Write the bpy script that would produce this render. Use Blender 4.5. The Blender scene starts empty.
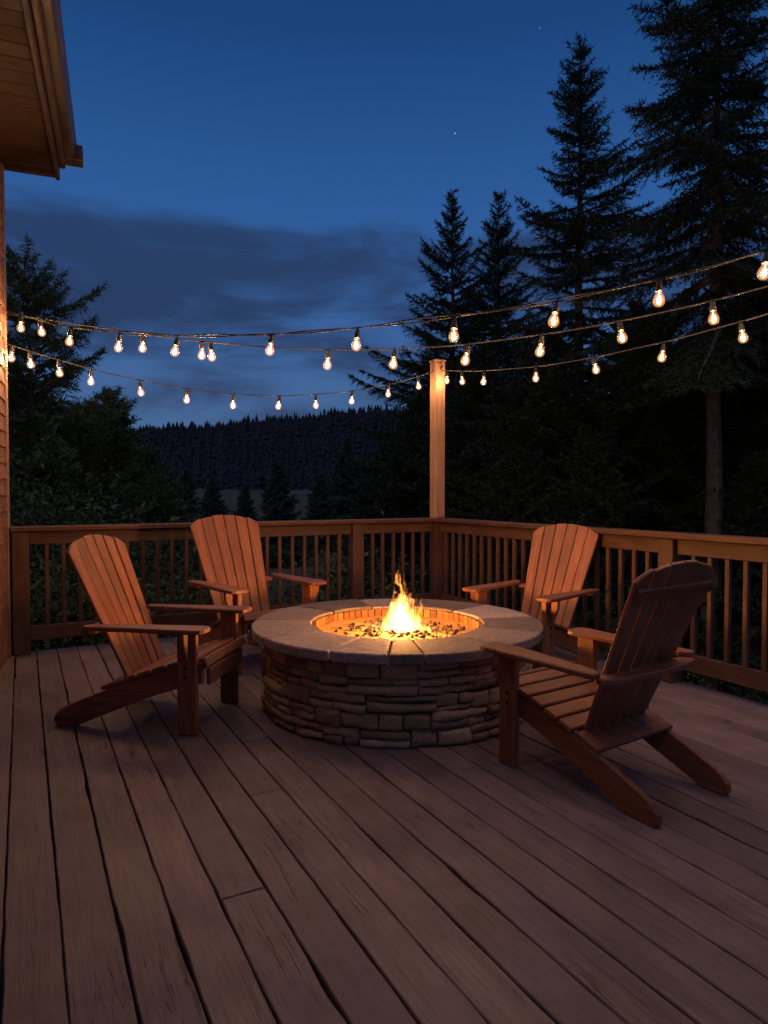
import bpy, math, random
import numpy as np
from mathutils import Vector, Matrix, noise

random.seed(11)
RNG = np.random.default_rng(11)
scene = bpy.context.scene
COL = scene.collection
R = math.radians

# ------------------------------------------------------------------ helpers
class MB:
    """collects boards and blocks of one mesh, with wood-grain coordinates and a tone per vertex"""
    def __init__(s):
        s.v, s.f, s.g, s.t = [], [], [], []

    def add(s, verts, faces, grain=None, tone=None):
        o = len(s.v)
        s.v += [tuple(p) for p in verts]
        s.f += [tuple(i + o for i in f) for f in faces]
        s.g += [tuple(p) for p in (grain if grain is not None else verts)]
        t = random.random() if tone is None else tone
        s.t += [t] * len(verts)

    def plate(s, outline, t, o, ax, ay, ch=.003, grain=0, tone=None, warp=None):
        """flat board: 2-D outline (counter-clockwise) in axes ax, ay at o, thickness t centred, chamfered edges"""
        ax, ay, o = Vector(ax).normalized(), Vector(ay).normalized(), Vector(o)
        n = ax.cross(ay).normalized()
        N = len(outline)
        area = sum(outline[i][0] * outline[(i + 1) % N][1] - outline[(i + 1) % N][0] * outline[i][1] for i in range(N))
        if area < 0:
            outline = outline[::-1]
        ins = []
        for i in range(N):
            p, q, r = Vector(outline[i - 1]), Vector(outline[i]), Vector(outline[(i + 1) % N])
            e1, e2 = (q - p), (r - q)
            e1 = e1.normalized() if e1.length > 1e-9 else Vector((1, 0))
            e2 = e2.normalized() if e2.length > 1e-9 else e1
            n1, n2 = Vector((-e1.y, e1.x)), Vector((-e2.y, e2.x))
            m = n1 + n2
            m = m.normalized() if m.length > 1e-6 else n1
            k = ch / max(.45, m.dot(n1))
            ins.append(q + m * k)
        off = Vector((random.uniform(-40, 40), random.uniform(-40, 40), random.uniform(-40, 40)))
        vs, gs = [], []
        for ring, z in ((ins, -t / 2), (outline, -t / 2 + ch), (outline, t / 2 - ch), (ins, t / 2)):
            for a, b in ring:
                w = warp(a, b) if warp else 0.0
                vs.append(o + ax * a + ay * b + n * (z + w))
                gs.append(off + (Vector((a, b, z)) if grain == 0 else Vector((b, a, z))))
        fs = [tuple(range(N))[::-1], tuple(range(3 * N, 4 * N))]
        for k in range(3):
            for i in range(N):
                j = (i + 1) % N
                fs.append((k * N + i, k * N + j, (k + 1) * N + j, (k + 1) * N + i))
        s.add(vs, fs, gs, tone)

    def box(s, c, size, ax=(1, 0, 0), ay=(0, 1, 0), ch=.003, tone=None):
        """board with its grain along its longest of the two in-plane sides; size = along ax, along ay, thickness"""
        a, b = size[0] / 2, size[1] / 2
        s.plate([(-a, -b), (a, -b), (a, b), (-a, b)], size[2], c, ax, ay, ch, 0 if a >= b else 1, tone)

    def post(s, base, h, w, ax=(1, 0, 0), ay=(0, 1, 0), ch=.006, d=None, tone=None):
        ax, ay = Vector(ax).normalized(), Vector(ay).normalized()
        d = d or w
        s.plate([(0, -w / 2), (h, -w / 2), (h, w / 2), (0, w / 2)], d, base, (0, 0, 1), ax, ch, 0, tone)

    def tube(s, pts, r, n=6, r2=None):
        pts = [Vector(p) for p in pts]
        vs, fs = [], []
        up = Vector((.123, .31, .94)).normalized()
        M = len(pts)
        for i, p in enumerate(pts):
            d = (pts[min(i + 1, M - 1)] - pts[max(i - 1, 0)]).normalized()
            a = d.cross(up)
            a = a.normalized() if a.length > 1e-4 else d.cross(Vector((1, 0, 0))).normalized()
            b = d.cross(a)
            rr = r if r2 is None else r + (r2 - r) * i / (M - 1)
            for k in range(n):
                q = 2 * math.pi * k / n
                vs.append(p + a * math.cos(q) * rr + b * math.sin(q) * rr)
        for i in range(M - 1):
            for k in range(n):
                j = (k + 1) % n
                fs.append((i * n + k, i * n + j, (i + 1) * n + j, (i + 1) * n + k))
        fs += [tuple(range(n))[::-1], tuple(range((M - 1) * n, M * n))]
        s.add(vs, fs)

    def lathe(s, prof, o=(0, 0, 0), n=16, caps=True):
        o = Vector(o)
        vs, fs = [], []
        for r, z in prof:
            for k in range(n):
                q = 2 * math.pi * k / n
                vs.append(o + Vector((r * math.cos(q), r * math.sin(q), z)))
        for i in range(len(prof) - 1):
            for k in range(n):
                j = (k + 1) % n
                fs.append((i * n + k, i * n + j, (i + 1) * n + j, (i + 1) * n + k))
        if caps:
            fs += [tuple(range(n))[::-1], tuple(range((len(prof) - 1) * n, len(prof) * n))]
        s.add(vs, fs)

def mesh_from(name, verts, faces, mat, grain=None, tone=None, smooth=False):
    me = bpy.data.meshes.new(name)
    me.from_pydata([tuple(p) for p in verts] if not isinstance(verts, np.ndarray) else verts.tolist(), [], faces if not isinstance(faces, np.ndarray) else faces.tolist())
    if grain is not None:
        a = me.attributes.new('grain', 'FLOAT_VECTOR', 'POINT')
        a.data.foreach_set('vector', np.asarray(grain, dtype=np.float32).ravel())
    if tone is not None:
        a = me.attributes.new('tone', 'FLOAT', 'POINT')
        a.data.foreach_set('value', np.asarray(tone, dtype=np.float32).ravel())
    if smooth:
        me.polygons.foreach_set('use_smooth', [True] * len(me.polygons))
    me.materials.append(mat)
    me.update()
    return me

def link(name, me, parent=None, loc=(0, 0, 0), rz=0):
    o = bpy.data.objects.new(name, me)
    COL.objects.link(o)
    if parent is not None:
        o.parent = parent
    o.location = loc
    o.rotation_euler = (0, 0, rz)
    return o

def obj(name, mb, mat, parent=None, smooth=False):
    return link(name, mesh_from(name, mb.v, mb.f, mat, mb.g, mb.t, smooth), parent)

def tag(o, label=None, cat=None, group=None, kind=None):
    if label: o['label'] = label
    if cat: o['category'] = cat
    if group: o['group'] = group
    if kind: o['kind'] = kind
    return o

def thing(name, label, cat, loc=(0, 0, 0), rz=0, group=None):
    return tag(link(name, None, None, loc, rz), label, cat, group)

def dup(root, loc, rz, label, scale=None):
    r = root.copy(); COL.objects.link(r)
    r.location = loc; r.rotation_euler = (0, 0, rz); r['label'] = label
    if scale: r.scale = (scale,) * 3
    for ch in list(root.children):
        c = ch.copy(); COL.objects.link(c); c.parent = r
        for g in list(ch.children):
            d = g.copy(); COL.objects.link(d); d.parent = c
    return r

# ------------------------------------------------------------------ materials
def new_mat(name):
    m = bpy.data.materials.new(name); m.use_nodes = True
    nt = m.node_tree
    return m, nt, nt.nodes['Principled BSDF'], nt.nodes['Material Output']

def N(nt, typ, **kw):
    n = nt.nodes.new(typ)
    for k, v in kw.items():
        if k.startswith('i_'):
            n.inputs[k[2:]].default_value = v
        else:
            setattr(n, k, v)
    return n

def ramp(nt, stops, interp='LINEAR'):
    n = nt.nodes.new('ShaderNodeValToRGB')
    cr = n.color_ramp; cr.interpolation = interp
    while len(cr.elements) < len(stops):
        cr.elements.new(.5)
    for e, (p, c) in zip(cr.elements, stops):
        e.position = p
        e.color = (*c, 1) if len(c) == 3 else c
    return n

def math_node(nt, op, a, b=None, clamp=False):
    n = nt.nodes.new('ShaderNodeMath'); n.operation = op; n.use_clamp = clamp
    for i, x in enumerate((a, b)):
        if x is None: continue
        if isinstance(x, (int, float)): n.inputs[i].default_value = x
        else: nt.links.new(x, n.inputs[i])
    return n.outputs[0]

def mix_rgb(nt, fac, a, b, typ='MIX'):
    n = nt.nodes.new('ShaderNodeMix'); n.data_type = 'RGBA'; n.blend_type = typ
    for sock, x in ((n.inputs[0], fac), (n.inputs[6], a), (n.inputs[7], b)):
        if isinstance(x, (int, float)): sock.default_value = x
        elif isinstance(x, tuple): sock.default_value = (*x, 1) if len(x) == 3 else x
        else: nt.links.new(x, sock)
    return n.outputs[2]

def wood(name, dark, mid, light, rough=.5, wear=None, fine=1.0, bump=.25, tone_amt=.35, wear_scale=3.0, wear_amt=.5, cracks=False):
    m, nt, bs, out = new_mat(name)
    L = nt.links
    at = N(nt, 'ShaderNodeAttribute', attribute_name='grain')
    tn = N(nt, 'ShaderNodeAttribute', attribute_name='tone')
    mp = N(nt, 'ShaderNodeMapping'); mp.inputs['Scale'].default_value = (1.3, 16, 16)
    L.new(at.outputs['Vector'], mp.inputs['Vector'])
    n1 = N(nt, 'ShaderNodeTexNoise', i_Scale=1.6, i_Detail=6, i_Roughness=.62, i_Distortion=.9)
    L.new(mp.outputs[0], n1.inputs['Vector'])
    mp2 = N(nt, 'ShaderNodeMapping'); mp2.inputs['Scale'].default_value = (5, 130 * fine, 130 * fine)
    L.new(at.outputs['Vector'], mp2.inputs['Vector'])
    n2 = N(nt, 'ShaderNodeTexNoise', i_Scale=1.0, i_Detail=4, i_Roughness=.7)
    L.new(mp2.outputs[0], n2.inputs['Vector'])
    r1 = ramp(nt, [(.28, dark), (.5, mid), (.74, light)])
    L.new(n1.outputs['Fac'], r1.inputs[0])
    r2 = ramp(nt, [(.3, (.62, .6, .58)), (.62, (1.08, 1.06, 1.05))])
    L.new(n2.outputs['Fac'], r2.inputs[0])
    c = mix_rgb(nt, 1.0, r1.outputs[0], r2.outputs[0], 'MULTIPLY')
    # every board its own tone
    k = math_node(nt, 'MULTIPLY_ADD', tn.outputs['Fac'], tone_amt)
    k.node.inputs[2].default_value = 1 - tone_amt / 2
    hsv = N(nt, 'ShaderNodeHueSaturation'); L.new(c, hsv.inputs['Color']); L.new(k, hsv.inputs['Value'])
    c = hsv.outputs[0]
    n3 = N(nt, 'ShaderNodeTexNoise', i_Scale=wear_scale, i_Detail=5, i_Roughness=.65)
    L.new(at.outputs['Vector'], n3.inputs['Vector'])
    r3 = ramp(nt, [(.42, (0, 0, 0)), (.68, (1, 1, 1))]); L.new(n3.outputs['Fac'], r3.inputs[0])
    if wear:
        c = mix_rgb(nt, math_node(nt, 'MULTIPLY', r3.outputs[0], wear_amt), c, wear)
    if cracks:                                  # splits along the grain, knots and dark stains
        mp4 = N(nt, 'ShaderNodeMapping'); mp4.inputs['Scale'].default_value = (.55, 13, 13); L.new(at.outputs['Vector'], mp4.inputs['Vector'])
        n4 = N(nt, 'ShaderNodeTexNoise', i_Scale=1.4, i_Detail=4, i_Roughness=.6, i_Distortion=.4); L.new(mp4.outputs[0], n4.inputs['Vector'])
        ridge = math_node(nt, 'ABSOLUTE', math_node(nt, 'SUBTRACT', n4.outputs['Fac'], .5))
        n5 = N(nt, 'ShaderNodeTexNoise', i_Scale=1.7, i_Detail=3); L.new(at.outputs['Vector'], n5.inputs['Vector'])
        r5 = ramp(nt, [(.5, (0, 0, 0)), (.6, (1, 1, 1))]); L.new(n5.outputs['Fac'], r5.inputs[0])
        r4 = ramp(nt, [(.002, (.9, .9, .9)), (.008, (0, 0, 0))]); L.new(ridge, r4.inputs[0])
        crack = math_node(nt, 'MULTIPLY', r4.outputs[0], r5.outputs[0])
        mp6 = N(nt, 'ShaderNodeMapping'); mp6.inputs['Scale'].default_value = (1.7, 5, 0.); L.new(at.outputs['Vector'], mp6.inputs['Vector'])
        v6 = N(nt, 'ShaderNodeTexVoronoi', i_Scale=1.0); L.new(mp6.outputs[0], v6.inputs['Vector'])
        r6 = ramp(nt, [(.02, (.85, .85, .85)), (.06, (0, 0, 0))]); L.new(v6.outputs['Distance'], r6.inputs[0])
        n7 = N(nt, 'ShaderNodeTexNoise', i_Scale=4.5, i_Detail=7, i_Roughness=.75); L.new(at.outputs['Vector'], n7.inputs['Vector'])
        r7 = ramp(nt, [(.3, (.76, .74, .74)), (.58, (1.03, 1.03, 1.03))]); L.new(n7.outputs['Fac'], r7.inputs[0])
        c = mix_rgb(nt, 1., c, r7.outputs[0], 'MULTIPLY')
        dk = math_node(nt, 'MAXIMUM', crack, math_node(nt, 'MULTIPLY', r6.outputs[0], .8))
        c = mix_rgb(nt, math_node(nt, 'MULTIPLY', dk, .85), c, (.02, .015, .014))
    L.new(c, bs.inputs['Base Color'])
    rr = math_node(nt, 'MULTIPLY_ADD', r3.outputs[0], .22); rr.node.inputs[2].default_value = rough - .08
    L.new(rr, bs.inputs['Roughness'])
    bs.inputs['Specular IOR Level'].default_value = .35
    h = math_node(nt, 'ADD', math_node(nt, 'MULTIPLY', n1.outputs['Fac'], .7), math_node(nt, 'MULTIPLY', n2.outputs['Fac'], .5))
    if cracks:
        h = math_node(nt, 'SUBTRACT', math_node(nt, 'ADD', h, math_node(nt, 'MULTIPLY', n7.outputs['Fac'], .8)), math_node(nt, 'MULTIPLY', crack, .9))
    b = N(nt, 'ShaderNodeBump', i_Strength=bump, i_Distance=.004); L.new(h, b.inputs['Height'])
    L.new(b.outputs[0], bs.inputs['Normal'])
    return m

M_CHAIR = wood('chair_wood', (.14, .05, .025), (.25, .094, .046), (.34, .142, .074), .48, wear=(.17, .085, .05), bump=.35, tone_amt=.5, wear_amt=.65)
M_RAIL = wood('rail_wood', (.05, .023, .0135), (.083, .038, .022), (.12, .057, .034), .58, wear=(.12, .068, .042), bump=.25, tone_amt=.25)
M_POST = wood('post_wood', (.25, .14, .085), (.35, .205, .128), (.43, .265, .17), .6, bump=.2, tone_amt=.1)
M_DECK = wood('deck_wood', (.132, .099, .098), (.170, .128, .127), (.208, .159, .157), .56, wear=(.222, .174, .176), fine=.6, bump=.6, tone_amt=.45, wear_scale=2.2, wear_amt=.7, cracks=True)
M_HOUSE = wood('cedar_siding', (.10, .045, .028), (.165, .076, .05), (.23, .115, .078), .65, bump=.3, tone_amt=.5)
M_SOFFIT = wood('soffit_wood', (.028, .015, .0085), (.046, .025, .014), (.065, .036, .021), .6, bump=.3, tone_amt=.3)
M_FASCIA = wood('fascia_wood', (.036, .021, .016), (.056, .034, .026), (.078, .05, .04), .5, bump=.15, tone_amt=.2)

def stone(name, cols, scale=7., bump=.5, rough=.85, speck=.0, tone_amt=.5):
    m, nt, bs, out = new_mat(name)
    L = nt.links
    at = N(nt, 'ShaderNodeAttribute', attribute_name='grain')
    tn = N(nt, 'ShaderNodeAttribute', attribute_name='tone')
    n1 = N(nt, 'ShaderNodeTexNoise', i_Scale=scale, i_Detail=8, i_Roughness=.68, i_Distortion=.4)
    n2 = N(nt, 'ShaderNodeTexNoise', i_Scale=scale * 9, i_Detail=5, i_Roughness=.7)
    n3 = N(nt, 'ShaderNodeTexVoronoi', i_Scale=scale * 5)
    for n in (n1, n2, n3): L.new(at.outputs['Vector'], n.inputs['Vector'])
    f = math_node(nt, 'ADD', math_node(nt, 'MULTIPLY', n1.outputs['Fac'], .6), math_node(nt, 'MULTIPLY', tn.outputs['Fac'], .4))
    r = ramp(nt, [(.22 + .56 * i / (len(cols) - 1), c) for i, c in enumerate(cols)])
    L.new(f, r.inputs[0])
    r2 = ramp(nt, [(.3, (.55, .55, .56)), (.65, (1.1, 1.1, 1.08))]); L.new(n2.outputs['Fac'], r2.inputs[0])
    c = mix_rgb(nt, .8, r.outputs[0], r2.outputs[0], 'MULTIPLY')
    k = math_node(nt, 'MULTIPLY_ADD', tn.outputs['Fac'], tone_amt); k.node.inputs[2].default_value = 1 - tone_amt / 2
    hsv = N(nt, 'ShaderNodeHueSaturation'); L.new(c, hsv.inputs['Color']); L.new(k, hsv.inputs['Value'])
    L.new(hsv.outputs[0], bs.inputs['Base Color'])
    bs.inputs['Roughness'].default_value = rough
    bs.inputs['Specular IOR Level'].default_value = .3
    h = math_node(nt, 'ADD', n1.outputs['Fac'], math_node(nt, 'MULTIPLY', n2.outputs['Fac'], .45))
    h = math_node(nt, 'ADD', h, math_node(nt, 'MULTIPLY', n3.outputs['Distance'], .25))
    b = N(nt, 'ShaderNodeBump', i_Strength=bump, i_Distance=.012); L.new(h, b.inputs['Height'])
    L.new(b.outputs[0], bs.inputs['Normal'])
    return m

M_STONE = stone('ledge_stone', [(.23, .165, .108), (.32, .228, .145), (.41, .29, .18), (.37, .282, .2)], 7, .9, tone_amt=.35)
M_CAP = stone('cap_stone', [(.10, .078, .075), (.19, .150, .146), (.235, .188, .183), (.31, .252, .243)], 5, .8, .8, tone_amt=.5)
M_MORTAR = stone('mortar', [(.11, .083, .06), (.16, .122, .088)], 9, .5)
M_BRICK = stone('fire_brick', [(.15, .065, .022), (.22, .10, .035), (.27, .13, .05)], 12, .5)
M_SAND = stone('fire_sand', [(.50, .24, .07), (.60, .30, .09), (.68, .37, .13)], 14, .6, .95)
M_LAVA = stone('lava_rock', [(.02, .016, .014), (.06, .04, .032), (.13, .085, .06)], 20, .8, .8, tone_amt=.8)

def plain(name, col, rough=.5, metal=0., noise_amt=.3, scale=20):
    m, nt, bs, out = new_mat(name)
    tc = N(nt, 'ShaderNodeTexCoord')
    n = N(nt, 'ShaderNodeTexNoise', i_Scale=scale, i_Detail=4); nt.links.new(tc.outputs['Object'], n.inputs['Vector'])
    d = tuple(c * (1 - noise_amt) for c in col); l = tuple(min(1, c * (1 + noise_amt)) for c in col)
    r = ramp(nt, [(.3, d), (.7, l)]); nt.links.new(n.outputs['Fac'], r.inputs[0])
    nt.links.new(r.outputs[0], bs.inputs['Base Color'])
    bs.inputs['Roughness'].default_value = rough; bs.inputs['Metallic'].default_value = metal
    return m

M_WIRE = plain('black_cord', (.025, .022, .02), .6)
M_SOCKET = plain('black_socket', (.02, .018, .016), .4)
M_ROOF = plain('roof_shingles', (.04, .038, .04), .9, scale=6)
M_GUTTER = plain('gutter_metal', (.06, .045, .04), .45, scale=8)
M_CORNER = wood('corner_board_wood', (.17, .10, .06), (.24, .145, .09), (.30, .19, .12), .6, bump=.15, tone_amt=.1)
M_SCREW = plain('dark_bolt', (.03, .025, .02), .4, .8)

def leaf_mat(name, dark, light, rough=.75, trans=.0):
    m, nt, bs, out = new_mat(name)
    tn = N(nt, 'ShaderNodeAttribute', attribute_name='tone')
    r = ramp(nt, [(.0, dark), (1., light)]); nt.links.new(tn.outputs['Fac'], r.inputs[0])
    nt.links.new(r.outputs[0], bs.inputs['Base Color'])
    bs.inputs['Roughness'].default_value = rough
    bs.inputs['Specular IOR Level'].default_value = .2
    return m

M_FIR = leaf_mat('fir_needles', (.015, .025, .015), (.044, .064, .035))
M_FIR2 = leaf_mat('young_fir_needles', (.032, .052, .036), (.07, .105, .066))
M_PINE = leaf_mat('pine_needles', (.036, .062, .028), (.105, .15, .062))
M_BUSH = leaf_mat('bush_leaves', (.014, .028, .013), (.05, .085, .034))
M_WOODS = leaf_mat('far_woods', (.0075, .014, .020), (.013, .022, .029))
M_BARK = plain('bark', (.085, .06, .045), .9, noise_amt=.45, scale=9)

def ground_mat():
    m, nt, bs, out = new_mat('ground_grass')
    tc = N(nt, 'ShaderNodeTexCoord')
    n1 = N(nt, 'ShaderNodeTexNoise', i_Scale=.03, i_Detail=8, i_Roughness=.7)
    n2 = N(nt, 'ShaderNodeTexNoise', i_Scale=1.5, i_Detail=6, i_Roughness=.7)
    for n in (n1, n2): nt.links.new(tc.outputs['Object'], n.inputs['Vector'])
    f = math_node(nt, 'ADD', math_node(nt, 'MULTIPLY', n1.outputs['Fac'], .65), math_node(nt, 'MULTIPLY', n2.outputs['Fac'], .35))
    r = ramp(nt, [(.35, (.036, .038, .026)), (.5, (.078, .070, .05)), (.65, (.115, .102, .072))])
    nt.links.new(f, r.inputs[0])
    sp = N(nt, 'ShaderNodeSeparateXYZ'); nt.links.new(tc.outputs['Object'], sp.inputs[0])
    hf = math_node(nt, 'MULTIPLY', math_node(nt, 'SUBTRACT', sp.outputs['Z'], 4.0), .4, True)     # forest floor on the hill
    nt.links.new(mix_rgb(nt, hf, r.outputs[0], (.010, .017, .022)), bs.inputs['Base Color'])
    bs.inputs['Roughness'].default_value = 1
    bs.inputs['Specular IOR Level'].default_value = .1
    return m
M_GROUND = ground_mat()

def emit(name, col, strength):
    m, nt, bs, out = new_mat(name)
    nt.nodes.remove(bs)
    e = N(nt, 'ShaderNodeEmission', i_Strength=strength); e.inputs['Color'].default_value = (*col, 1)
    nt.links.new(e.outputs[0], out.inputs['Surface'])
    return m

BULB_POWER = 800.
M_FILAMENT = emit('glowing_filament', (1., .54, .24), BULB_POWER)

def bulb_glass():
    m, nt, bs, out = new_mat('bulb_glass')
    nt.nodes.remove(bs)
    t = N(nt, 'ShaderNodeBsdfTransparent'); g = N(nt, 'ShaderNodeBsdfGlossy', i_Roughness=.1)
    mx = N(nt, 'ShaderNodeMixShader', i_Fac=.05)
    nt.links.new(t.outputs[0], mx.inputs[1]); nt.links.new(g.outputs[0], mx.inputs[2])
    nt.links.new(mx.outputs[0], out.inputs['Surface'])
    e = N(nt, 'ShaderNodeEmission', i_Strength=22.); e.inputs['Color'].default_value = (1., .40, .09, 1)
    nt.links.new(e.outputs[0], out.inputs['Volume'])
    m.cycles.homogeneous_volume = True
    return m
M_BULB = bulb_glass()

# ------------------------------------------------------------------ frames of the place
TH = R(28)                                    # the deck is turned 28 degrees from the view
U = Vector((math.cos(TH), math.sin(TH), 0))   # along the back railing
V = Vector((-math.sin(TH), math.cos(TH), 0))  # along the boards and the right railing
CORNER = Vector((.55, 7.02, 0))
def D(a, b, z=0):
    return CORNER + U * a + V * b + Vector((0, 0, z))

# ------------------------------------------------------------------ ground
GZ = -2.4
def sm(a, b, x):
    t = min(1, max(0, (x - a) / (b - a)))
    return t * t * (3 - 2 * t)
def height(x, y):
    r = math.hypot(x, y)
    n = noise.noise((x * .02, y * .02, 1.3)) * 1.4 + noise.noise((x * .005, y * .005, 7.1)) * 5
    z = GZ + sm(8, 40, r) * n * .25
    fw = sm(-.2, .5, y / (r + 1e-6))
    z += fw * sm(25, 135, r) * 3.6
    hill = 54 + .105 * min(0, x) + .02 * max(0, x)
    hill = max(hill, 8)
    z += fw * sm(190, 500, r) * hill * (1 + .0 * n) + (1 - fw) * sm(150, 600, r) * 25 + sm(150, 400, r) * n * .8
    z += sm(500, 1900, r) * 18 * fw
    return z
def build_ground():
    rs = [0, 3, 6, 9, 12, 16, 20, 26, 33, 42, 54, 68, 85, 105, 130, 160, 190, 225, 265, 310, 360, 420, 490, 570, 680, 820, 1000, 1300, 1700, 2400]
    n = 144
    vs, fs = [(0, 0, GZ)], []
    for r in rs[1:]:
        for k in range(n):
            q = 2 * math.pi * k / n
            x, y = r * math.cos(q), r * math.sin(q)
            vs.append((x, y, height(x, y)))
    for k in range(n):
        fs.append((0, 1 + k, 1 + (k + 1) % n))
    for i in range(len(rs) - 2):
        for k in range(n):
            a = 1 + i * n; j = (k + 1) % n
            fs.append((a + k, a + n + k, a + n + j, a + j))
    o = link('ground', mesh_from('ground', vs, fs, M_GROUND, smooth=True))
    tag(o, kind='structure')
build_ground()

# ------------------------------------------------------------------ deck
def build_deck():
    mb = MB()
    w, gap = .1395, .0065
    a = .075
    row = 0
    while a - w > -5.6:
        b = .06
        first = True
        while b > -10.5:
            ln = random.uniform(5.5, 10.) if not first else random.uniform(1.5, 9.)
            first = False
            b0 = max(b - ln, -10.6)
            n = max(3, int((b - b0) / .06))
            sd = random.uniform(0, 900)
            def edge(side):
                pts = []
                for i in range(n + 1):
                    t = i / n
                    x = b0 + .002 + (b - b0 - .004) * t
                    j = noise.noise((x * 1.1, sd + side * 37, 0)) * .003 + noise.noise((x * 8, sd + side * 37, 5)) * .003
                    chip = noise.noise((x * 3.3, sd + side * 11, 9))
                    if chip > .36:
                        j += side * -.010 * min(.2, chip - .36) / .3 * (.7 + .6 * noise.noise((x * 30, sd, 1)))
                    pts.append((x, side * w / 2 + j))
                return pts
            lo, hi = edge(-1), edge(1)
            tilt, z0 = random.uniform(-.012, .012), random.uniform(-.0016, .0016)
            cup = random.uniform(-.003, .003)
            mb.plate(lo + hi[::-1], .028, D(a - w / 2, 0, -.016 + z0), V, -U, .0035,
                     warp=lambda p, q: q * tilt + cup * noise.noise((p * .9, sd, 3)))
            b = b0
        gap = random.uniform(.003, .0085)
        a -= w + gap
        row += 1
    # rim boards and joists under the boards, and the posts that carry them
    for bb in (.035, -2.5, -5.2, -7.9, -10.5):
        mb.box(D(-2.76, bb, -.145), (5.66, .2, .04), U, (0, 0, 1), .004)
        for aa in (.03, -2.7, -5.5):
            mb.post(D(aa, bb + (-.08 if bb > 0 else .08), GZ - .4), -GZ + .36, .14, U, V)
    mb.box(D(.05, -5.2, -.145), (10.4, .2, .04), V, (0, 0, 1), .004)
    for aa in (-.8, -1.6, -2.4, -3.2, -4., -4.8):
        mb.box(D(aa, -5.2, -.13), (10.3, .16, .04), V, (0, 0, 1), .004)
    o = obj('deck', mb, M_DECK)
    tag(o, kind='structure')
build_deck()

# ------------------------------------------------------------------ railings
CAPZ = .985
def railing(name, label, p0, d, posts, ends, cap, spacing):
    """p0 start, d direction; posts and section ends at distances along the run; outward is local +y"""
    root = thing(name, label, 'railing', p0, math.atan2(d.y, d.x))
    X, Y = Vector((1, 0, 0)), Vector((0, 1, 0))
    for s in posts:
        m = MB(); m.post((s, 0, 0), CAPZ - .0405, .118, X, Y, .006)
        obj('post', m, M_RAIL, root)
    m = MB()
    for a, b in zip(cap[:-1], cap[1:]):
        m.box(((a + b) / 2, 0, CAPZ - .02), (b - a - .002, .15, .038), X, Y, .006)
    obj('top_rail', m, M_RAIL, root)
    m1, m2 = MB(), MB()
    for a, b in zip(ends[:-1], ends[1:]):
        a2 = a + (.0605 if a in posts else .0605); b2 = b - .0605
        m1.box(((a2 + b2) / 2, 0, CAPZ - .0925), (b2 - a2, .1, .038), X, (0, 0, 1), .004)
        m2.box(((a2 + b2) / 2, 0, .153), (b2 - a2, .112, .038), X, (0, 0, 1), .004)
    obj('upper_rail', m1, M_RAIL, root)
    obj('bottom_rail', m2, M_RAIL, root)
    for a, b in zip(ends[:-1], ends[1:]):
        n = max(1, round((b - a - .118) / spacing) - 1)
        for i in range(n):
            x = a + .059 + (b - a - .118) * (i + 1) / (n + 1) + random.uniform(-.003, .003)
            m = MB()
            m.plate([(0, -.0155), (.6325, -.0155), (.6325, .0155), (0, .0155)], .031, (x, random.uniform(-.002, .002), .2095), (0, 0, 1), X, .003)
            obj('baluster', m, M_RAIL, root)
    return root

railing('deck_railing', 'brown wooden railing with square balusters along the back edge, behind the two left chairs',
        D(-3.80, 0), U, [0.0, 2.87], [0.0, 2.87, 3.80], [-.07, 2.87, 3.724], .118)
railing('deck_railing', 'brown wooden railing along the right edge of the deck, behind the two right chairs',
        D(0, 0), -V, [0, 2.87, 5.74, 8.6], [0, 2.87, 5.74, 8.6], [-.075, 2.87, 5.74, 8.67], .122)

def light_post(label, p, top, base=0.0):
    root = thing('light_post', label, 'post', p, TH, None)
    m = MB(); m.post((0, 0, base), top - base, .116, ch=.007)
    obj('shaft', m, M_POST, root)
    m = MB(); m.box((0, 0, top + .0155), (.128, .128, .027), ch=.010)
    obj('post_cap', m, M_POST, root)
    m = MB(); m.tube([(0, -.058, top - .06), (0, -.085, top - .06), (0, -.095, top - .045)], .004)
    obj('hook', m, M_SCREW, root)
    return root
light_post('tall square wooden post rising at the corner where the two railings meet', D(0, 0), 2.575, CAPZ - .001)
light_post('tall wooden post outside the right railing that carries the two lower light strings', D(.19, -4.0), 2.50, GZ - .3)
light_post('tall wooden post outside the right railing that carries the highest light string', D(.19, -5.2), 2.95, GZ - .3)

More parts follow.
